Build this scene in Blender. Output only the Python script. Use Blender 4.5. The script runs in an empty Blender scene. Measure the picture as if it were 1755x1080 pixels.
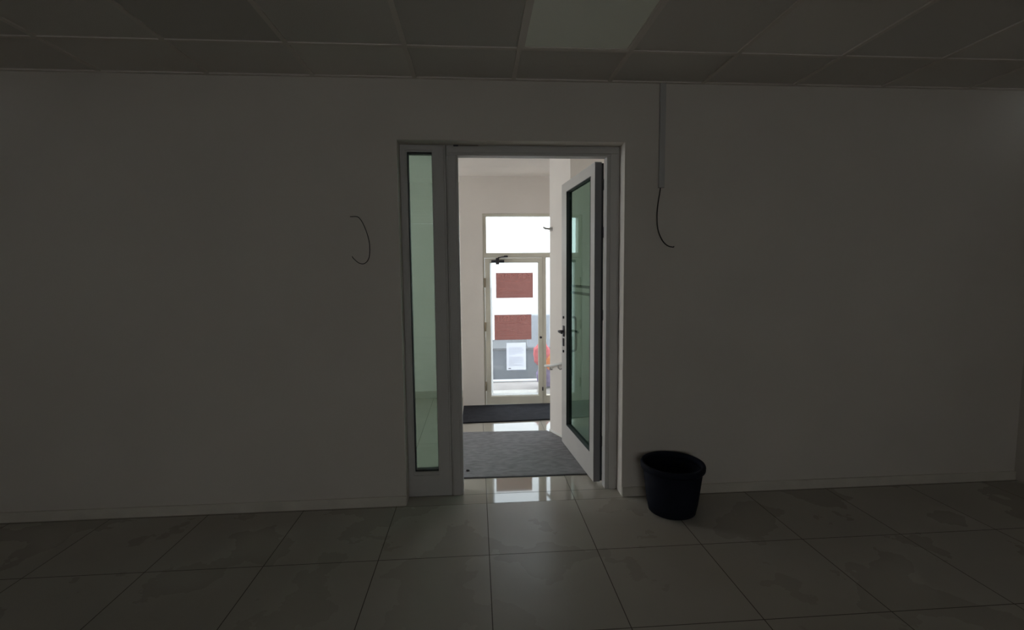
import bpy, bmesh, math, random
from mathutils import Vector, Matrix
C = bpy.context.scene.collection
sc = bpy.context.scene

# ---------------------------------------------------------------- camera
F_PX = 827.1
cam = bpy.data.cameras.new('camera'); cam.sensor_width = 36.0; cam.sensor_fit = 'HORIZONTAL'
cam.lens = F_PX / 1755 * 36.0
cam.shift_x = (877.5 - 876) / 1755; cam.clip_start = .05; cam.clip_end = 300
co = bpy.data.objects.new('camera', cam); C.objects.link(co)
r = Vector((0.9973491, -0.07219545, -0.00908766)); u = Vector((0.01512302, 0.08349618, 0.99639334)); f = Vector((0.07117628, 0.99388943, -0.08436665))
m = Matrix.Identity(4)
for i in range(3):
    m[i][0] = r[i]; m[i][1] = u[i]; m[i][2] = -f[i]
m.translation = Vector((0, -3.0919, 1.45))
co.matrix_world = m
sc.camera = co

# ---------------------------------------------------------------- light and exposure
w = bpy.data.worlds.new('overcast_sky'); sc.world = w; w.use_nodes = True
bg = w.node_tree.nodes['Background']
bg.inputs['Color'].default_value = (.84, .93, 1.0, 1); bg.inputs['Strength'].default_value = 3.9
sc.view_settings.view_transform = 'Standard'; sc.view_settings.look = 'None'
sc.view_settings.exposure = 0; sc.view_settings.gamma = 1; sc.view_settings.use_curve_mapping = False

def area(name, loc, rot, sx, sy, power, col):
    l = bpy.data.lights.new(name, 'AREA'); l.shape = 'RECTANGLE'; l.size = sx; l.size_y = sy; l.energy = power; l.color = col
    o = bpy.data.objects.new(name, l); o.location = loc; o.rotation_euler = rot; C.objects.link(o); return o
# added fill lamp outside an added, unseen rear window, far behind the camera
area('added_rear_fill', (0, -8.12, 1.6), (math.radians(90), 0, 0), 1.6, 1.15, 7.0, (1, .87, .70))
# added fill lamps outside unseen windows added at both vestibule ends
area('added_vestibule_fill', (-3.285, 1.35, 1.35), (math.radians(90), 0, math.radians(-90)), 1.7, 1.75, 12.5, (1, .95, .90))
area('added_side_fill', (1.87, .52, 1.35), (math.radians(90), 0, math.radians(90)), .58, 1.75, 1.0, (1, .96, .92))

# ---------------------------------------------------------------- materials
def mat(name, col, rough=.6, metal=0, spec=.5, noise=0, nscale=3, bump=0, bscale=60, coat=0, trans=0):
    M = bpy.data.materials.new(name); M.use_nodes = True; nt = M.node_tree; b = nt.nodes['Principled BSDF']
    b.inputs['Base Color'].default_value = (*col, 1); b.inputs['Roughness'].default_value = rough
    b.inputs['Metallic'].default_value = metal; b.inputs['Specular IOR Level'].default_value = spec
    if noise or bump: tc = nt.nodes.new('ShaderNodeTexCoord')
    if noise:
        n = nt.nodes.new('ShaderNodeTexNoise'); n.inputs['Scale'].default_value = nscale; n.inputs['Detail'].default_value = 5
        nt.links.new(tc.outputs['Object'], n.inputs['Vector'])
        rp = nt.nodes.new('ShaderNodeMapRange'); rp.inputs[1].default_value = .3; rp.inputs[2].default_value = .7
        rp.inputs[3].default_value = 1 - noise; rp.inputs[4].default_value = 1 + noise
        nt.links.new(n.outputs['Fac'], rp.inputs[0])
        mx = nt.nodes.new('ShaderNodeVectorMath'); mx.operation = 'SCALE'; mx.inputs[0].default_value = col
        nt.links.new(rp.outputs[0], mx.inputs['Scale']); nt.links.new(mx.outputs[0], b.inputs['Base Color'])
    if bump:
        n2 = nt.nodes.new('ShaderNodeTexNoise'); n2.inputs['Scale'].default_value = bscale; n2.inputs['Detail'].default_value = 4
        nt.links.new(tc.outputs['Object'], n2.inputs['Vector'])
        bp = nt.nodes.new('ShaderNodeBump'); bp.inputs['Strength'].default_value = bump; bp.inputs['Distance'].default_value = .004
        nt.links.new(n2.outputs['Fac'], bp.inputs['Height']); nt.links.new(bp.outputs[0], b.inputs['Normal'])
    return M

def glass(name, tint, haze=0.0, hcol=(.9, .93, .95), gcol=(1, 1, 1)):
    M = bpy.data.materials.new(name); M.use_nodes = True; nt = M.node_tree; nt.nodes.clear()
    out = nt.nodes.new('ShaderNodeOutputMaterial'); tr = nt.nodes.new('ShaderNodeBsdfTransparent'); gl = nt.nodes.new('ShaderNodeBsdfGlossy')
    tr.inputs[0].default_value = (*tint, 1); gl.inputs['Roughness'].default_value = .01; gl.inputs[0].default_value = (*gcol, 1)
    fr = nt.nodes.new('ShaderNodeFresnel'); fr.inputs[0].default_value = 1.5
    ge = nt.nodes.new('ShaderNodeNewGeometry'); fb = nt.nodes.new('ShaderNodeMath'); fb.operation = 'SUBTRACT'; fb.inputs[0].default_value = 1
    nt.links.new(ge.outputs['Backfacing'], fb.inputs[1]); fm_ = nt.nodes.new('ShaderNodeMath'); fm_.operation = 'MULTIPLY'; fm_.use_clamp = True
    nt.links.new(fb.outputs[0], fm_.inputs[0]); nt.links.new(fr.outputs[0], fm_.inputs[1])
    mx = nt.nodes.new('ShaderNodeMixShader'); nt.links.new(fm_.outputs[0], mx.inputs[0])
    first = tr.outputs[0]
    if haze:
        tl = nt.nodes.new('ShaderNodeBsdfTranslucent'); tl.inputs[0].default_value = (*hcol, 1)
        n = nt.nodes.new('ShaderNodeTexNoise'); n.inputs['Scale'].default_value = 9; tc = nt.nodes.new('ShaderNodeTexCoord')
        mp = nt.nodes.new('ShaderNodeMapping'); mp.inputs['Scale'].default_value = (3, 1, .6)
        nt.links.new(tc.outputs['Object'], mp.inputs[0]); nt.links.new(mp.outputs[0], n.inputs['Vector'])
        rp = nt.nodes.new('ShaderNodeMapRange'); rp.inputs[1].default_value = .3; rp.inputs[2].default_value = .7
        rp.inputs[3].default_value = haze * .7; rp.inputs[4].default_value = haze * 1.3; nt.links.new(n.outputs['Fac'], rp.inputs[0])
        m2 = nt.nodes.new('ShaderNodeMixShader'); nt.links.new(rp.outputs[0], m2.inputs[0])
        nt.links.new(tr.outputs[0], m2.inputs[1]); nt.links.new(tl.outputs[0], m2.inputs[2]); first = m2.outputs[0]
    nt.links.new(first, mx.inputs[1]); nt.links.new(gl.outputs[0], mx.inputs[2]); nt.links.new(mx.outputs[0], out.inputs[0])
    return M

def sheet(name, col, tcol, k):   # paper or film that lets light through
    M = bpy.data.materials.new(name); M.use_nodes = True; nt = M.node_tree; nt.nodes.clear()
    out = nt.nodes.new('ShaderNodeOutputMaterial'); d = nt.nodes.new('ShaderNodeBsdfDiffuse'); t = nt.nodes.new('ShaderNodeBsdfTranslucent')
    d.inputs[0].default_value = (*col, 1); t.inputs[0].default_value = (*tcol, 1)
    mx = nt.nodes.new('ShaderNodeMixShader'); mx.inputs[0].default_value = k
    nt.links.new(d.outputs[0], mx.inputs[1]); nt.links.new(t.outputs[0], mx.inputs[2]); nt.links.new(mx.outputs[0], out.inputs[0])
    return M

TILE = .5669; TX0 = .0467; TY0 = -.134
def tile_mat(name, base, polished_from=-.134):
    """marble-look square tiles laid on a world grid, duller in the room, polished at the doorway"""
    M = bpy.data.materials.new(name); M.use_nodes = True; nt = M.node_tree; b = nt.nodes['Principled BSDF']
    N = nt.nodes.new; L = nt.links.new
    geo = N('ShaderNodeNewGeometry'); sep = N('ShaderNodeSeparateXYZ'); L(geo.outputs['Position'], sep.inputs[0])
    def mth(op, a, b_=None, c=None):
        n = N('ShaderNodeMath'); n.operation = op
        for i, v in enumerate((a, b_, c)):
            if v is None: continue
            if isinstance(v, (int, float)): n.inputs[i].default_value = v
            else: L(v, n.inputs[i])
        return n.outputs[0]
    def line(coord, off, width):
        s = mth('DIVIDE', mth('SUBTRACT', coord, off), TILE)
        fr = mth('ABSOLUTE', mth('SUBTRACT', mth('FRACT', mth('ADD', s, .5)), .5))
        return mth('LESS_THAN', fr, width / TILE), mth('FLOOR', s)
    lx, ix = line(sep.outputs['X'], TX0, .0022); ly, iy = line(sep.outputs['Y'], TY0, .0022)
    l3 = mth('LESS_THAN', mth('ABSOLUTE', mth('SUBTRACT', sep.outputs['Y'], 0.0)), .0025)
    gro = mth('MAXIMUM', mth('MAXIMUM', lx, ly), l3)
    cmb = N('ShaderNodeCombineXYZ'); L(ix, cmb.inputs[0]); L(iy, cmb.inputs[1])
    wn = N('ShaderNodeTexWhiteNoise'); wn.noise_dimensions = '2D'; L(cmb.outputs[0], wn.inputs['Vector'])
    sh = N('ShaderNodeVectorMath'); sh.operation = 'MULTIPLY_ADD'; L(cmb.outputs[0], sh.inputs[0]); sh.inputs[1].default_value = (3.1, 5.7, 0); L(geo.outputs['Position'], sh.inputs[2])
    nz = N('ShaderNodeTexNoise'); nz.inputs['Scale'].default_value = 4.5; nz.inputs['Detail'].default_value = 7; nz.inputs['Distortion'].default_value = .3; L(sh.outputs[0], nz.inputs['Vector'])
    shade = mth('ADD', mth('MULTIPLY', nz.outputs['Fac'], .12), mth('ADD', mth('MULTIPLY', wn.outputs['Value'], .06), .90))
    col = N('ShaderNodeVectorMath'); col.operation = 'SCALE'; col.inputs[0].default_value = base; L(shade, col.inputs['Scale'])
    mx = N('ShaderNodeMix'); mx.data_type = 'RGBA'; L(gro, mx.inputs['Factor']); L(col.outputs[0], mx.inputs[6]); mx.inputs[7].default_value = (.10, .085, .07, 1)
    L(mx.outputs[2], b.inputs['Base Color'])
    pol = mth('GREATER_THAN', sep.outputs['Y'], polished_from)
    n2 = N('ShaderNodeTexNoise'); n2.inputs['Scale'].default_value = 2.2; n2.inputs['Detail'].default_value = 6; L(geo.outputs['Position'], n2.inputs['Vector'])
    rr = mth('ADD', .20, mth('MULTIPLY', n2.outputs['Fac'], .16))
    ro = mth('ADD', mth('MULTIPLY', rr, mth('SUBTRACT', 1, pol)), mth('MULTIPLY', pol, .05))
    ro = mth('MAXIMUM', ro, mth('MULTIPLY', gro, .7)); L(ro, b.inputs['Roughness']); L(mth('ADD', .15, mth('MULTIPLY', pol, .6)), b.inputs['Specular IOR Level'])
    bp = N('ShaderNodeBump'); bp.inputs['Strength'].default_value = .5; bp.inputs['Distance'].default_value = .002; bp.invert = True
    L(gro, bp.inputs['Height']); L(bp.outputs[0], b.inputs['Normal'])
    return M

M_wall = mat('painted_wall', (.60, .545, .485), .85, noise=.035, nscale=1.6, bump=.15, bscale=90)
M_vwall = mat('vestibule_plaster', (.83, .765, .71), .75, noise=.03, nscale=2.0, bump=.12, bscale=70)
M_floor = tile_mat('marble_tiles', (.40, .37, .32))
M_skirt = mat('skirting_tile', (.58, .53, .46), .35, noise=.08, nscale=6)
M_ceil = mat('ceiling_tile', (.50, .47, .43), .9, bump=.3, bscale=220)
M_bar = mat('ceiling_bar', (.67, .61, .55), .6)
M_frame = mat('white_aluminium', (.49, .465, .44), .55, spec=.25, noise=.03, nscale=4)
M_gasket = mat('black_gasket', (.012, .013, .016), .6)
M_cream = mat('cream_aluminium', (.70, .66, .56), .45, noise=.05, nscale=5)
M_black = mat('black_metal', (.025, .022, .028), .4)
M_steel = mat('steel', (.45, .44, .43), .3, metal=.9)
M_green = glass('green_tinted_glass', (.61, .715, .67))
M_green_leaf = glass('green_coated_glass', (.50, .625, .57), gcol=(.68, .86, .78))
M_dusty = glass('dusty_clear_glass', (.96, .97, .97), .025)
M_clear = glass('clear_glass', (.98, .99, .99), .02)
M_darkmat = mat('black_ribbed_mat', (.020, .020, .025), .95, spec=.2, noise=.25, nscale=14, bump=.8, bscale=160)
M_wire = mat('black_cable', (.015, .014, .013), .5)
M_white_pl = mat('white_plastic', (.62, .60, .57), .45)
M_bin = mat('navy_plastic', (.004, .006, .014), .8, spec=.2)

# ---------------------------------------------------------------- mesh helpers
class MB:
    def __init__(s): s.bm = bmesh.new()
    def box(s, x0, x1, y0, y1, z0, z1):
        v = [s.bm.verts.new((x, y, z)) for x in (x0, x1) for y in (y0, y1) for z in (z0, z1)]
        for q in ((0, 1, 3, 2), (4, 6, 7, 5), (0, 4, 5, 1), (2, 3, 7, 6), (0, 2, 6, 4), (1, 5, 7, 3)): s.bm.faces.new([v[i] for i in q])
        return s
    def prism(s, pts, z0, z1):
        a = [s.bm.verts.new((*p, z0)) for p in pts]; b = [s.bm.verts.new((*p, z1)) for p in pts]; n = len(pts)
        s.bm.faces.new(a[::-1]); s.bm.faces.new(b)
        for i in range(n): s.bm.faces.new((a[i], a[(i + 1) % n], b[(i + 1) % n], b[i]))
        return s
    def ring(s, x0, x1, z0, z1, y0, y1, wl, wr=None, wb=None, wt=None):
        """rectangular frame in the xz plane with mitred corners"""
        wr = wl if wr is None else wr; wb = wl if wb is None else wb; wt = wl if wt is None else wt
        O = ((x0, z0), (x1, z0), (x1, z1), (x0, z1)); I = ((x0 + wl, z0 + wb), (x1 - wr, z0 + wb), (x1 - wr, z1 - wt), (x0 + wl, z1 - wt))
        V = {}
        for k, (P, y) in enumerate(((O, y0), (I, y0), (O, y1), (I, y1))): V[k] = [s.bm.verts.new((p[0], y, p[1])) for p in P]
        for i in range(4):
            j = (i + 1) % 4
            s.bm.faces.new((V[0][i], V[0][j], V[1][j], V[1][i])); s.bm.faces.new((V[2][i], V[3][i], V[3][j], V[2][j]))
            s.bm.faces.new((V[0][i], V[2][i], V[2][j], V[0][j])); s.bm.faces.new((V[1][i], V[1][j], V[3][j], V[3][i]))
        return s
    def tube(s, pts, rad, seg=10):
        pts = [Vector(p) for p in pts]; rings = []
        for i, p in enumerate(pts):
            d = (pts[min(i + 1, len(pts) - 1)] - pts[max(i - 1, 0)]).normalized()
            a = d.orthogonal().normalized() if i == 0 else (prev - d * prev.dot(d)).normalized()
            prev = a; b = d.cross(a)
            rings.append([s.bm.verts.new(p + (a * math.cos(t) + b * math.sin(t)) * rad) for t in [k * 2 * math.pi / seg for k in range(seg)]])
        for A, B in zip(rings, rings[1:]):
            for k in range(seg): s.bm.faces.new((A[k], A[(k + 1) % seg], B[(k + 1) % seg], B[k]))
        s.bm.faces.new(rings[0][::-1]); s.bm.faces.new(rings[-1]); return s
    def lathe(s, prof, cx, cy, seg=40, closed=False):
        rings = [[s.bm.verts.new((cx + r_ * math.cos(t), cy + r_ * math.sin(t), z)) for t in [k * 2 * math.pi / seg for k in range(seg)]] for r_, z in prof]
        pr = list(zip(rings, rings[1:])) + ([(rings[-1], rings[0])] if closed else [])
        for A, B in pr:
            for k in range(seg): s.bm.faces.new((A[k], A[(k + 1) % seg], B[(k + 1) % seg], B[k]))
        if not closed: s.bm.faces.new(rings[0][::-1]); s.bm.faces.new(rings[-1])
        return s
    def build(s, name, material, parent=None, bevel=0, smooth=False):
        bmesh.ops.recalc_face_normals(s.bm, faces=s.bm.faces)
        me = bpy.data.meshes.new(name); s.bm.to_mesh(me); s.bm.free(); me.materials.append(material)
        o = bpy.data.objects.new(name, me); C.objects.link(o)
        if smooth:
            for p in me.polygons: p.use_smooth = True
        if bevel:
            b = o.modifiers.new('edge', 'BEVEL'); b.width = bevel; b.segments = 2; b.limit_method = 'ANGLE'
        if parent: o.parent = parent
        return o
def tag(o, label=None, cat=None, group=None, kind=None):
    if label: o['label'] = label
    if cat: o['category'] = cat
    if group: o['group'] = group
    if kind: o['kind'] = kind
    return o
def empty(name, loc=(0, 0, 0), rz=0, **k):
    o = bpy.data.objects.new(name, None); o.empty_display_size = .1; o.location = loc; o.rotation_euler = (0, 0, rz); C.objects.link(o); return tag(o, **k)
def struct(o, label=None, cat=None): return tag(o, label, cat, kind='structure')

# ---------------------------------------------------------------- room shell
RX0, RX1, RY0, HC = -3.3, 3.7, -8.0, 2.6022
WY = -.11; WT = .17                       # room face of the door wall, its thickness
struct(MB().box(RX0 - .2, RX1 + .2, RY0 - .2, 2.85, -.08, 0).build('floor', M_floor), 'glossy beige marble tile floor with thin dark grout', 'floor')
# door wall with its opening, as one piece around the hole
OX0, OX1, OZ = -.459, .925, 2.252
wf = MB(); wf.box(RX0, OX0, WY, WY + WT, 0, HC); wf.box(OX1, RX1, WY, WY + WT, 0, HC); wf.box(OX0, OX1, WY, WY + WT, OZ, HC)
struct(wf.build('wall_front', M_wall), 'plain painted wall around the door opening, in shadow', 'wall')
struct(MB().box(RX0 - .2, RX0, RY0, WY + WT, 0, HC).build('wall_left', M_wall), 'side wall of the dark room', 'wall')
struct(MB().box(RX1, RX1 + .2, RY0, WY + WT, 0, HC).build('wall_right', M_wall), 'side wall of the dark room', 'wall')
wb_ = MB(); wb_.box(RX0, -.9, RY0 - .15, RY0, 0, HC); wb_.box(.9, RX1, RY0 - .15, RY0, 0, HC); wb_.box(-.9, .9, RY0 - .15, RY0, 0, .95); wb_.box(-.9, .9, RY0 - .15, RY0, 2.25, HC)
struct(wb_.build('wall_back', M_wall), 'rear wall of the dark room', 'wall')
w3 = empty('added_window_3', (0, RY0, 1.6), label='added unseen rear window of the dark room', cat='window', kind='structure')  # window added to carry the rear fill lamp
o = MB().ring(-.9, .9, -.65, .65, -.1, -.04, .06).build('window_frame', M_frame, w3); o = MB().box(-.84, .84, -.075, -.07, -.59, .59).build('window_pane', M_clear, w3)
# skirting on the door wall
struct(MB().box(RX0, OX0 - .002, WY - .012, WY, 0, .062).build('baseboard_left', M_skirt, bevel=.002), 'low beige tile skirting on the wall beside the narrow window', 'skirting')
struct(MB().box(OX1 + .002, RX1, WY - .012, WY, 0, .062).build('baseboard_right', M_skirt, bevel=.002), 'low beige tile skirting on the wall behind the bin', 'skirting')

# suspended ceiling: tiles per cell inside one mesh, bars as trim
S = .5822; EX = .2394; CY = -.5144
rnd = random.Random(4)
bmc = MB(); k0 = -7; k1 = 7
col_layer = None
ys = [WY, CY] + [CY - S * k for k in range(1, 14)]
cells = []
for kx in range(k0, k1):
    x0 = max(EX + kx * S, RX0); x1 = min(EX + (kx + 1) * S, RX1)
    if x1 <= x0: continue
    for j in range(len(ys) - 1):
        y1, y0 = ys[j], max(ys[j + 1], RY0)
        if kx == 0 and j == 1: continue          # light panel sits here
        bmc.box(x0 + .011, x1 - .011, y0 + .011, y1 - .011 if j else y1, HC + .006, HC + .02)
bmc.box(RX0, RX1, RY0, WY + WT, HC + .03, HC + .12)
struct(bmc.build('ceiling', M_ceil), 'dark suspended ceiling of square mineral tiles', 'ceiling')
# slight difference of tone from tile to tile
nt = M_ceil.node_tree; b = nt.nodes['Principled BSDF']
g = nt.nodes.new('ShaderNodeNewGeometry'); mr = nt.nodes.new('ShaderNodeMapRange'); mr.inputs[3].default_value = .82; mr.inputs[4].default_value = 1.12
nt.links.new(g.outputs['Random Per Island'], mr.inputs[0]); vs = nt.nodes.new('ShaderNodeVectorMath'); vs.operation = 'SCALE'; vs.inputs[0].default_value = (.64, .60, .55)
nt.links.new(mr.outputs[0], vs.inputs['Scale']); nt.links.new(vs.outputs[0], b.inputs['Base Color'])
bars = MB()
for kx in range(k0, k1 + 1):
    x = EX + kx * S
    if RX0 < x < RX1: bars.box(x - .012, x + .012, RY0, WY - .02, HC - .001, HC + .006)
for y in ys[1:]:
    if y > RY0: bars.box(RX0, RX1, y - .012, y + .012, HC - .0005, HC + .0055)
bars.box(RX0, RX1, WY - .02, WY, HC - .0015, HC + .006)
struct(bars.build('trim_3', M_bar), 'thin grid of bars holding the ceiling tiles', 'trim')
lp = empty('ceiling_light', (EX + S / 2, CY - S / 2, HC + .002), label='square unlit ceiling light panel, paler than the ceiling tiles', cat='ceiling light')
h = S / 2 - .012
fr = MB(); fr.box(-h, h, -h, -h + .012, -.002, .03); fr.box(-h, h, h - .012, h, -.002, .03); fr.box(-h, -h + .012, -h + .012, h - .012, -.002, .03); fr.box(h - .012, h, -h + .012, h - .012, -.002, .03)
fr.build('light_frame', M_bar, lp)
MB().box(-h + .012, h - .012, -h + .012, h - .012, .002, .024).build('diffuser', mat('opal_diffuser', (.88, .90, .79), .55), lp)

# ---------------------------------------------------------------- vestibule shell
VH = 2.493; BY = 2.158; VX0 = -3.2; VX1 = 1.75
struct(MB().box(VX0 - .1, VX1 + .15, WY + WT, 2.95, VH, VH + .1).build('ceiling_vestibule', M_vwall), 'pale plaster ceiling of the bright vestibule', 'ceiling')
bw = MB(); DX0, DX1, DZ = .075, 1.66, 2.10
bw.box(-.163, DX0, BY, BY + .14, 0, VH); bw.box(DX1, VX1, BY, BY + .14, 0, VH); bw.box(DX0, DX1, BY, BY + .14, DZ, VH)
bw.box(-.163, -.05, BY + .14, 2.68, 0, VH); bw.box(VX0, -.163, 2.56, 2.68, 0, VH)
struct(bw.build('wall_vestibule_back', M_vwall), 'pale vestibule wall around the glass street door', 'wall')
# wall jutting in from the right, its corner nearest the street at (0.663, 1.237)
rw = MB(); rw.prism([(.663, 1.237), (.790, .938), (VX1, .938), (VX1, 1.237)], 0, VH)
struct(rw.build('wall_vestibule_right', M_vwall), 'pale slanting wall end between open door and street door', 'wall')
struct(MB().box(VX1, VX1 + .15, .938, 2.3, 0, VH).box(VX1, VX1 + .15, .06, .17, 0, VH).box(VX1, VX1 + .15, .17, .938, 0, .4).box(VX1, VX1 + .15, .17, .938, 2.3, VH).box(VX1, VX1 + .15, .87, .938, .4, 2.3).build('wall_vestibule_side', M_vwall), 'vestibule side wall beyond the wall corner', 'wall')
struct(MB().prism([(.655, 1.237), (.782, .936), (.790, .938), (.663, 1.239)], 0, .016).build('baseboard_vestibule_right', mat('white_bead', (.85, .84, .82), .3)), 'thin white bead along the foot of the slanting wall end', 'skirting')
lw = MB(); lw.box(VX0 - .1, VX0, WY + WT, .4, 0, VH); lw.box(VX0 - .1, VX0, 2.3, 2.68, 0, VH); lw.box(VX0 - .1, VX0, .4, 2.3, 0, .4); lw.box(VX0 - .1, VX0, .4, 2.3, 2.3, VH)
struct(lw.build('wall_vestibule_left', M_vwall), 'vestibule wall with an added window opening', 'wall')
w4 = empty('added_window_4', (VX0, 1.35, 1.35), label='unseen window added at the end of the vestibule for fill light', cat='window', kind='structure', rz=math.pi / 2)  # unseen window, added to brighten the vestibule
MB().ring(-.95, .95, -.95, .95, .02, .08, .05).build('window_frame', M_frame, w4); MB().box(-.9, .9, .05, .056, -.9, .9).build('glass_pane', M_clear, w4)
w6 = empty('added_window_6', (VX1 + .02, .52, 1.35), label='narrow side window added for fill light behind the open door leaf', cat='window', kind='structure', rz=-math.pi / 2)  # unseen window, added to light the space behind the leaf
MB().ring(-.35, .35, -.95, .95, .02, .08, .04).build('window_frame', M_frame, w6); MB().box(-.31, .31, .05, .056, -.91, .91).build('glass_pane', M_clear, w6)
bb = MB().box(VX0, -.165, 2.545, 2.56, 0, .085).build('baseboard_vestibule', M_skirt, bevel=.002); struct(bb, 'tile skirting seen through the narrow green window', 'skirting')

# ---------------------------------------------------------------- door frame, sidelight
dfm = MB()
X0, X1, XM = OX0, OX1, -.175      # outer left, outer right, seam between sidelight and door frame
dfm.box(XM, -.103, 0, .07, 0, 2.19); dfm.box(.842, X1, 0, .07, 0, 2.19); dfm.box(XM, X1, 0, .07, 2.19, OZ)
dfm.box(-.118, -.103, .07, .085, 0, 2.19); dfm.box(XM + .008, -.118, -.006, 0, .0, 2.19); dfm.box(.865, X1 - .012, -.006, 0, 0, 2.205); dfm.box(XM + .008, X1 - .012, -.006, 0, 2.205, 2.243)
struct(dfm.build('trim_1', M_frame, bevel=.003), 'white aluminium door frame around the open doorway', 'door frame')
sl = empty('window_1', (0, 0, 0), label='tall narrow sidelight window with green tinted glass beside the doorway', cat='window', kind='structure')
MB().ring(X0, XM - .002, 0, OZ, 0, .07, -.416 - X0, XM - .002 + .263, .166, OZ - 2.209).build('window_frame', M_frame, sl, bevel=.003)
MB().ring(X0 + .010, XM - .014, .03, OZ - .012, -.006, .0, .026, .070, .115, .02).build('frame_moulding', M_frame, sl, bevel=.002)
MB().ring(-.4165, -.2625, .1655, 2.2095, .012, .058, .0065, .003, .009, .009).build('gasket', M_gasket, sl)
MB().box(-.409, -.265, .032, .038, .176, 2.20).build('glass_pane', M_green, sl)
smudge = mat('brown_stain', (.20, .15, .12), .8)
cp = empty('cable_hole', (-.115, 0, 2.25), label='small black hole and chipped brown mark on top of the door frame', cat='hole')
MB().box(-.014, .016, -.008, -.001, -.007, .003).build('opening', M_black, cp)
MB().prism([(.016, -.0075), (.14, -.0072), (.12, -.006), (.016, -.006)], -.004, .001).build('chipped_mark', smudge, cp)

# ---------------------------------------------------------------- open glazed door leaf
ang = math.atan2(.835, -.070); LW = .838; LZ0, LZ1 = .012, 2.178
d1 = empty('door_1', (.785, .085, 0), ang, label='open white framed door leaf with green tinted glass', cat='door', kind='structure')
MB().ring(0, LW, LZ0, LZ1, -.048, 0, .085, LW - .69, .19, .078).build('leaf_frame', M_frame, d1, bevel=.003)
MB().ring(.0845, .6905, .1995, 2.1005, -.043, .0015, .007).build('gasket', M_gasket, d1)
MB().box(.09, .685, -.027, -.021, .205, 2.095).build('glass_pane', M_green_leaf, d1)
MB().box(-.004, 0, -.060, -.047, LZ0 + .01, LZ1 - .01).build('rubber_seal', M_gasket, d1)
MB().box(-.002, -.0002, -.0465, -.002, LZ0 + .004, LZ1 - .004).build('edge_shade', mat('edge_shade_grey', (.17, .165, .17), .7), d1)  # dark strip paints the shade on the leaf's hinge-side edge
band = mat('dark_green_strip', (.03, .09, .075), .5)
for z in (1.352, 1.300): MB().box(.095, .68, -.033, -.0275, z - .010, z + .010).build('horizontal_strip', band, d1)
hd = MB(); hd.box(.745, .79, .0, .008, .93, 1.02); hd.tube([(.768, .004, .975), (.768, .045, .975)], .009); hd.tube([(.768, .045, .975), (.74, .05, .975), (.66, .046, .973)], .009)
hd.build('lever_handle', M_black, d1, smooth=True)
MB().box(.752, .784, 0, .010, .85, .915).build('lock_plate', M_black, d1, bevel=.002)
for z in (.806, 1.089): MB().tube([(.768, .0, z), (.768, .010, z)], .011).build('handle_bolt', M_black, d1)
MB().tube([(.768, -.046, 1.089), (.768, -.085, 1.089), (.760, -.098, 1.08), (.755, -.100, 1.05), (.755, -.100, .85), (.760, -.098, .815), (.768, -.085, .806), (.768, -.046, .806)], .010).build('pull_handle', mat('grey_handle', (.12, .13, .12), .35, metal=.6), d1, smooth=True)
for z in (2.03, 1.72, 1.17, .30):
    MB().tube([(-.002, -.058, z - .035), (-.002, -.058, z + .035)], .008).build('hinge', M_black, d1, smooth=True)

# ---------------------------------------------------------------- street door and glazing
FY0, FY1 = BY + .012, BY + .075
fm = MB()
fm.box(DX0, .093, FY0, FY1, 0, DZ); fm.box(.725, .764, FY0, FY1, 0, 1.63); fm.box(DX1 - .04, DX1, FY0, FY1, 0, DZ)
fm.box(.093, DX1 - .04, FY0, FY1, 1.628, 1.682); fm.box(.093, DX1 - .04, FY0, FY1, 2.071, DZ); fm.box(.764, DX1 - .04, FY0, FY1, 0, .095)
fm.box(.093, .116, FY0, FY1, 1.682, 2.071)
struct(fm.build('trim_2', M_cream, bevel=.003), 'cream aluminium frame around the street door', 'door frame')
w2 = empty('window_2', label='bright pane above the street door', cat='window', kind='structure')
MB().box(.112, DX1 - .036, FY0 + .03, FY0 + .036, 1.676, 2.077).build('glass_pane', M_clear, w2)
w5 = empty('window_5', label='fixed glass pane beside the street door, mostly behind the wall corner', cat='window', kind='structure')
MB().box(.760, DX1 - .036, FY0 + .03, FY0 + .036, .09, 1.634).build('glass_pane', M_dusty, w5)
d2 = empty('door_2', (.095, FY0 - .008, 0), label='closed cream framed glass street door with two red signs', cat='door', kind='structure')
lx = lambda x: x - .095
MB().ring(0, lx(.723), .008, 1.625, 0, .05, lx(.147), .723 - .681, .092, .047).build('leaf_frame', M_cream, d2, bevel=.003)
MB().ring(lx(.1475), lx(.6805), .1005, 1.5775, .012, .040, .004).build('gasket', mat('pale_gasket', (.6, .58, .52), .6), d2)
MB().box(lx(.150), lx(.678), .022, .028, .103, 1.575).build('glass_pane', M_dusty, d2)
M_film = sheet('glare_film', (.8, .8, .8), (.85, .85, .85), .8)  # for translucent strips added to imitate daylight glare at the glass edges
MB().box(lx(.150), lx(.172), .029, .030, .103, 1.575).build('edge_glare_strip', M_film, d2); 
MB().box(lx(.172), lx(.678), .029, .030, .103, .125).build('edge_glare_strip', M_film, d2)
cl = MB(); cl.box(lx(.165), lx(.305), -.045, 0, 1.575, 1.602); cl.box(lx(.215), lx(.250), -.05, 0, 1.556, 1.625)
c_ = cl.build('door_closer', M_black, d2, bevel=.004)
MB().tube([(lx(.235), -.052, 1.626), (lx(.27), -.055, 1.632), (lx(.335), -.012, 1.640)], .006).build('closer_arm', M_black, c_)
MB().box(lx(.305), lx(.345), -.016, .002, 1.632, 1.65).build('arm_bracket', M_black, c_)
for z in (1.36, .88, .22): MB().tube([(-.002, -.006, z - .05), (-.002, -.006, z + .05)], .009).build('hinge', mat('worn_bronze', (.30, .24, .16), .5), d2, smooth=True)
MB().tube([(lx(.702), -.012, .752), (lx(.702), 0, .752)], .013).build('lock_cylinder', M_black, d2)
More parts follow.
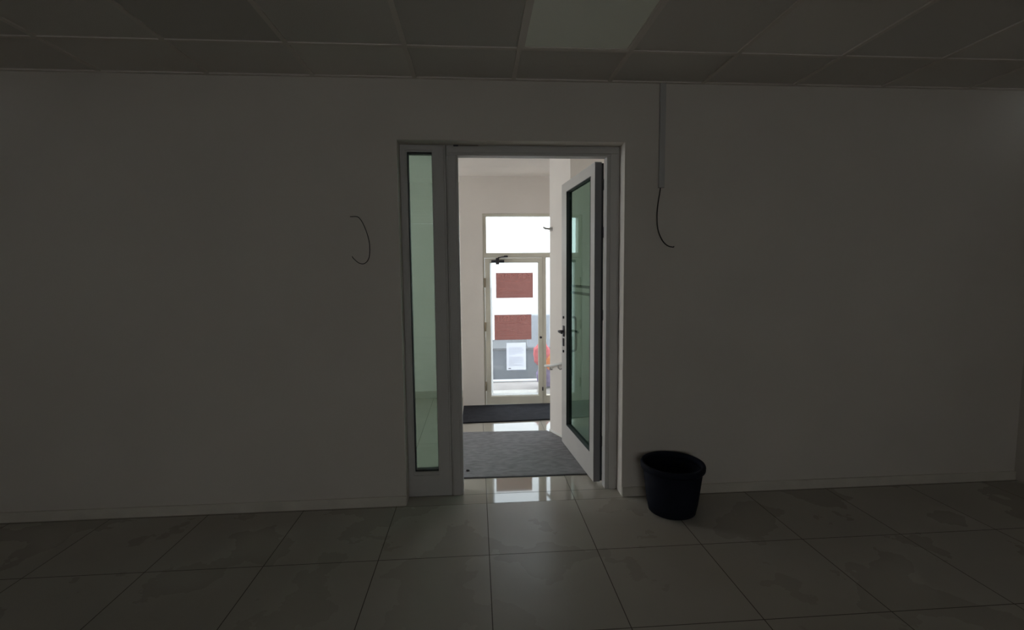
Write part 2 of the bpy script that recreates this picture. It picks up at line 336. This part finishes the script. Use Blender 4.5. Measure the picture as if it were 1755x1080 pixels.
MB().box(lx(.715), lx(.728), -.012, 0, .155, .195).build('bolt', M_black, d2)
MB().box(lx(.700), lx(.708), -.006, 0, .62, .70).build('lock_cover', M_cream, d2)

# ---------------------------------------------------------------- signs (read from the street, so mirrored from inside)
M_red = sheet('red_sign_film', (.52, .33, .31), (.56, .36, .335), .7)
M_let = sheet('sign_lettering', (.85, .65, .62), (.95, .68, .64), .7)
def text_obj(body, size, name, material, parent, loc, width):
    cu = bpy.data.curves.new(name, 'FONT'); cu.body = body; cu.size = size; cu.align_x = 'CENTER'; cu.align_y = 'CENTER'; cu.extrude = .0004
    t = bpy.data.objects.new('tmp', cu); C.objects.link(t); bpy.context.view_layer.update()
    me = bpy.data.meshes.new_from_object(t.evaluated_get(bpy.context.evaluated_depsgraph_get())); bpy.data.objects.remove(t)
    o = bpy.data.objects.new(name, me); C.objects.link(o); me.materials.clear(); me.materials.append(material)
    wd = max(v.co.x for v in me.vertices) - min(v.co.x for v in me.vertices)
    for v in me.vertices: v.co.x *= width / wd
    o.location = loc; o.rotation_euler = (math.radians(90), 0, math.pi); o.parent = parent; return o
for nm, (x0, x1, z0, z1), lab in (('rent_sign', (.215, .621, 1.19, 1.464), 'upper dull red FOR RENT sign on the street door glass, seen mirrored'),
                                 ('rent_sign', (.193, .601, .728, 1.006), 'lower dull red FOR RENT sign on the street door, above the white notice')):
    W = x1 - x0; Hh = z1 - z0
    s_ = empty(nm, ((x0 + x1) / 2, FY0 + .0125, (z0 + z1) / 2), label=lab, cat='sign', group='red for rent signs')
    MB().box(-W / 2, W / 2, 0, .0012, -Hh / 2, Hh / 2).build('sign_panel', M_red, s_)
    text_obj('FOR RENT', .085, 'lettering', M_let, s_, (0, -.0006, Hh / 2 - .045), W * .88)
    ln = MB()
    for z, a, b2 in ((.045, -.42, .25), (.035, .30, .42), (-.035, -.42, -.02), (-.06, -.40, .1), (-.09, -.40, .28)):
        ln.box(a * W, b2 * W, -.0010, -.0002, z - .002, z + .002)
    ln.build('text_lines', M_let, s_)
M_paper = sheet('white_paper', (.85, .86, .9), (.93, .94, .98), .75)
nt_ = empty('paper_notice', (.4305, FY0 + .0125, .541), label='white printed paper notice on the street door below the signs', cat='notice')
MB().box(-.108, .108, 0, .0008, -.152, .152).build('paper_sheet', M_paper, nt_)
M_ink = sheet('faint_print', (.72, .73, .77), (.80, .81, .86), .75)
pl = MB(); rnd = random.Random(2)
for i in range(22):
    z = .118 - i * .0105
    if i in (0, 1, 10, 11): continue
    pl.box(-.082, .085 - rnd.random() * .02 - (0.09 if i in (9, 19) else 0), -.0008, -.0001, z - .0016, z + .0016)
pl.build('printed_lines', M_ink, nt_)
MB().box(-.088, -.060, -.0008, -.0001, -.138, -.130).build('small_mark', mat('dark_ink', (.08, .08, .1), .8), nt_)

# ---------------------------------------------------------------- vestibule mats
# worn grey mat: grey pile with streaks and pale scuffs
M_gmat = mat('worn_grey_carpet', (.235, .23, .24), .95, spec=.2, noise=.2, nscale=24, bump=1, bscale=260)
nt = M_gmat.node_tree; tcn = [n for n in nt.nodes if n.type == 'TEX_COORD'][0]; nn = [n for n in nt.nodes if n.type == 'TEX_NOISE'][0]
mp = nt.nodes.new('ShaderNodeMapping'); mp.inputs['Scale'].default_value = (.6, 1.5, 1); nt.links.new(tcn.outputs['Object'], mp.inputs[0]); nt.links.new(mp.outputs[0], nn.inputs['Vector']); nn.inputs['Detail'].default_value = 9
gm = empty('grey_door_mat', (0, 0, 0), label='worn grey carpet mat lying just inside the open doorway', cat='mat')
poly = [(-.27, .262), (1.00, .246), (1.00, .85), (.775, .915), (.632, 1.228), (-.27, 1.262)]
MB().prism(poly, .0, .008).build('carpet', M_gmat, gm)
MB().prism([(-.27, .252), (1.00, .236), (1.00, .246), (-.27, .262)], 0, .006).build('dark_edge', M_black, gm)
tag(MB().prism([(-.158, 1.53), (.70, 1.562), (1.5, 1.56), (1.5, 2.15), (-.158, 2.138)], 0, .014).build('black_door_mat', M_darkmat, bevel=.004), 'black ribbed mat in front of the street door', 'mat')
sp = MB(); sp.lathe([(.004, .0), (.013, .001), (.014, .006), (.009, .011), (.002, .012)], 0, 0, 12)
o = sp.build('bottle_cap', M_black, smooth=True); o.location = (-.083, .37, .0085); tag(o, 'tiny dark cap lying on the grey mat by the door frame', 'cap')

# ---------------------------------------------------------------- hook, handrail on the slanting wall end
hk = empty('wall_hook', (.663, 1.237, 1.847), label='small metal hook sticking out high on the vestibule wall corner', cat='hook')
MB().box(-.004, .03, -.045, -.0, -.018, .018).build('base_plate', M_steel, hk, bevel=.002).rotation_euler = (0, 0, .4)
MB().tube([(.02, -.035, 0), (-.02, -.04, .0), (-.045, -.04, .004), (-.066, -.04, .014)], .009).build('prong', M_steel, hk, smooth=True)
hr = empty('handrail', (.66, 1.1, .64), label='short white pipe rail fixed low on the slanting wall end', cat='rail')
MB().tube([(-.04, .16, -.035), (-.005, .10, -.022), (.075, -.155, .045)], .012).build('rail', mat('white_gloss_paint', (.82, .82, .80), .3), hr, smooth=True)
MB().tube([(-.005, .10, -.022), (0, .10, -.055), (.035, .11, -.06), (.062, .11, -.06)], .007).build('bracket', M_steel, hr, smooth=True)
MB().tube([(.045, -.06, .02), (.045, -.06, -.01), (.06, -.06, -.025), (.085, -.05, -.02), (.122, -.045, -.01)], .006).build('bracket', M_steel, hr, smooth=True)

# ---------------------------------------------------------------- cables and conduit on the door wall
def smooth_path(pts, n=8):
    P = [Vector(p) for p in pts]; P = [P[0]] + P + [P[-1]]; out = []
    for i in range(1, len(P) - 2):
        for k in range(n):
            t = k / n; a, b, c, d = P[i - 1], P[i], P[i + 1], P[i + 2]
            out.append(.5 * ((2 * b) + (c - a) * t + (2 * a - 5 * b + 4 * c - d) * t * t + (3 * b - a - 3 * c + d) * t ** 3))
    out.append(P[-2]); return out
y = WY - .008
tag(MB().tube(smooth_path([(-.745, WY + .002, 1.80), (-.735, y, 1.80), (-.690, y - .008, 1.793), (-.655, y - .012, 1.73), (-.634, y - .01, 1.645), (-.638, y - .008, 1.56), (-.665, y - .004, 1.523), (-.699, y, 1.524), (-.73, y, 1.55), (-.742, WY + .002, 1.565)]), .0022, 8).build('cable_loop', M_wire, smooth=True), 'thin black cable loop hanging from the wall beside the narrow window', 'cable')
cd = MB().box(1.136, 1.172, WY - .016, WY, 1.975, HC - .002).build('cable_duct', mat('grey_duct', (.42, .40, .38), .5), bevel=.002); tag(cd, 'narrow grey cable duct running down the wall from the ceiling', 'duct')
tag(MB().tube(smooth_path([(1.150, WY - .008, 1.985), (1.146, WY - .008, 1.95), (1.132, y - .006, 1.87), (1.128, y - .006, 1.80), (1.136, y - .004, 1.72), (1.165, y, 1.655), (1.20, y, 1.62), (1.235, y, 1.61), (1.245, WY + .002, 1.615)]), .0035, 8).build('wall_cable', M_wire, smooth=True), 'black cable curving out below the grey duct above the bin', 'cable')

# ---------------------------------------------------------------- bin
bn = empty('waste_bin', (1.176, -.318, 0), label='round dark navy plastic bin on the floor against the wall', cat='bin')
MB().lathe([(.130, 0), (.139, .005), (.150, .06), (.176, .272), (.170, .272), (.134, .012), (.002, .012)], 0, 0).build('bin_body', M_bin, bn, smooth=True)
MB().lathe([(.1755, .262), (.184, .264), (.189, .270), (.190, .292), (.186, .301), (.176, .303), (.168, .298), (.167, .262)], 0, 0, closed=True).build('bin_rim', M_bin, bn, smooth=True)

# ---------------------------------------------------------------- street outside
struct(MB().box(-6, 8, 2.68, 3.42, -.12, -.03).build('pavement', mat('pale_paving', (.30, .27, .255), .9, noise=.12, nscale=5)), 'pale pavement outside the street door', 'pavement')
struct(MB().box(-.16, 1.9, 2.298, 2.68, -.12, -.005).build('door_step', mat('step_stone', (.36, .33, .31), .8)), 'stone step outside the street door', 'step')
struct(MB().box(-6, 8, 3.42, 3.55, -.12, -.015).build('kerb', mat('pale_kerb', (.42, .42, .43), .8)), 'pale kerb along the road', 'kerb')
struct(MB().box(-8, 10, 3.55, 9, -.2, -.10).build('road', mat('blue_grey_asphalt', (.028, .030, .037), .9, noise=.2, nscale=1.5)), 'blue grey road outside', 'road')
struct(MB().box(-8, 10, 6.6, 7.9, -.15, -.05).build('pavement_far', mat('far_paving', (.13, .13, .135), .9)), 'pale pavement across the road', 'pavement')
struct(MB().box(-8, 10, 7.9, 8.1, -.1, 1.9).build('street_wall', mat('white_render', (.85, .85, .84), .9)), 'white wall across the road', 'wall')
tag(MB().box(1.05, 1.50, 6.7, 7.0, -.10, .62).build('utility_cabinet', mat('pale_grey_cabinet', (.30, .31, .34), .7), bevel=.02), 'pale grey cabinet across the road, behind the door glass', 'cabinet')
def blob(name, c, s_, material, parent, seed):
    bm = bmesh.new(); bmesh.ops.create_icosphere(bm, subdivisions=4, radius=1); rg = random.Random(seed); ph = [rg.random() * 6 for _ in range(6)]
    for v in bm.verts:
        p = v.co; k = 1 + .06 * math.sin(5 * p.x + ph[0]) * math.sin(4 * p.z + ph[1]) + .04 * math.sin(9 * p.y + ph[2] + 3 * p.z) + .03 * math.sin(13 * p.z + ph[3])
        v.co = Vector((p.x * s_[0] * k, p.y * s_[1] * k, max(p.z, -.85) * s_[2] * k)) + Vector(c)
    me = bpy.data.meshes.new(name); bm.to_mesh(me); bm.free(); me.materials.append(material)
    for p in me.polygons: p.use_smooth = True
    o = bpy.data.objects.new(name, me); C.objects.link(o); o.parent = parent; return o
bd = empty('cloth_bundle', (.86, 3.08, -.03), label='pink and orange bundle standing outside, half hidden by the door stile', cat='bundle')
blob('purple_base', (.03, 0, .15), (.12, .10, .17), mat('mauve_cloth', (.20, .15, .28), .9), bd, 5)
blob('pink_cloth', (-.02, 0, .43), (.115, .10, .16), mat('pink_cloth', (.55, .10, .11), .9), bd, 1)
blob('orange_cloth', (.095, -.05, .34), (.085, .08, .11), mat('orange_cloth', (.75, .22, .04), .9), bd, 2)
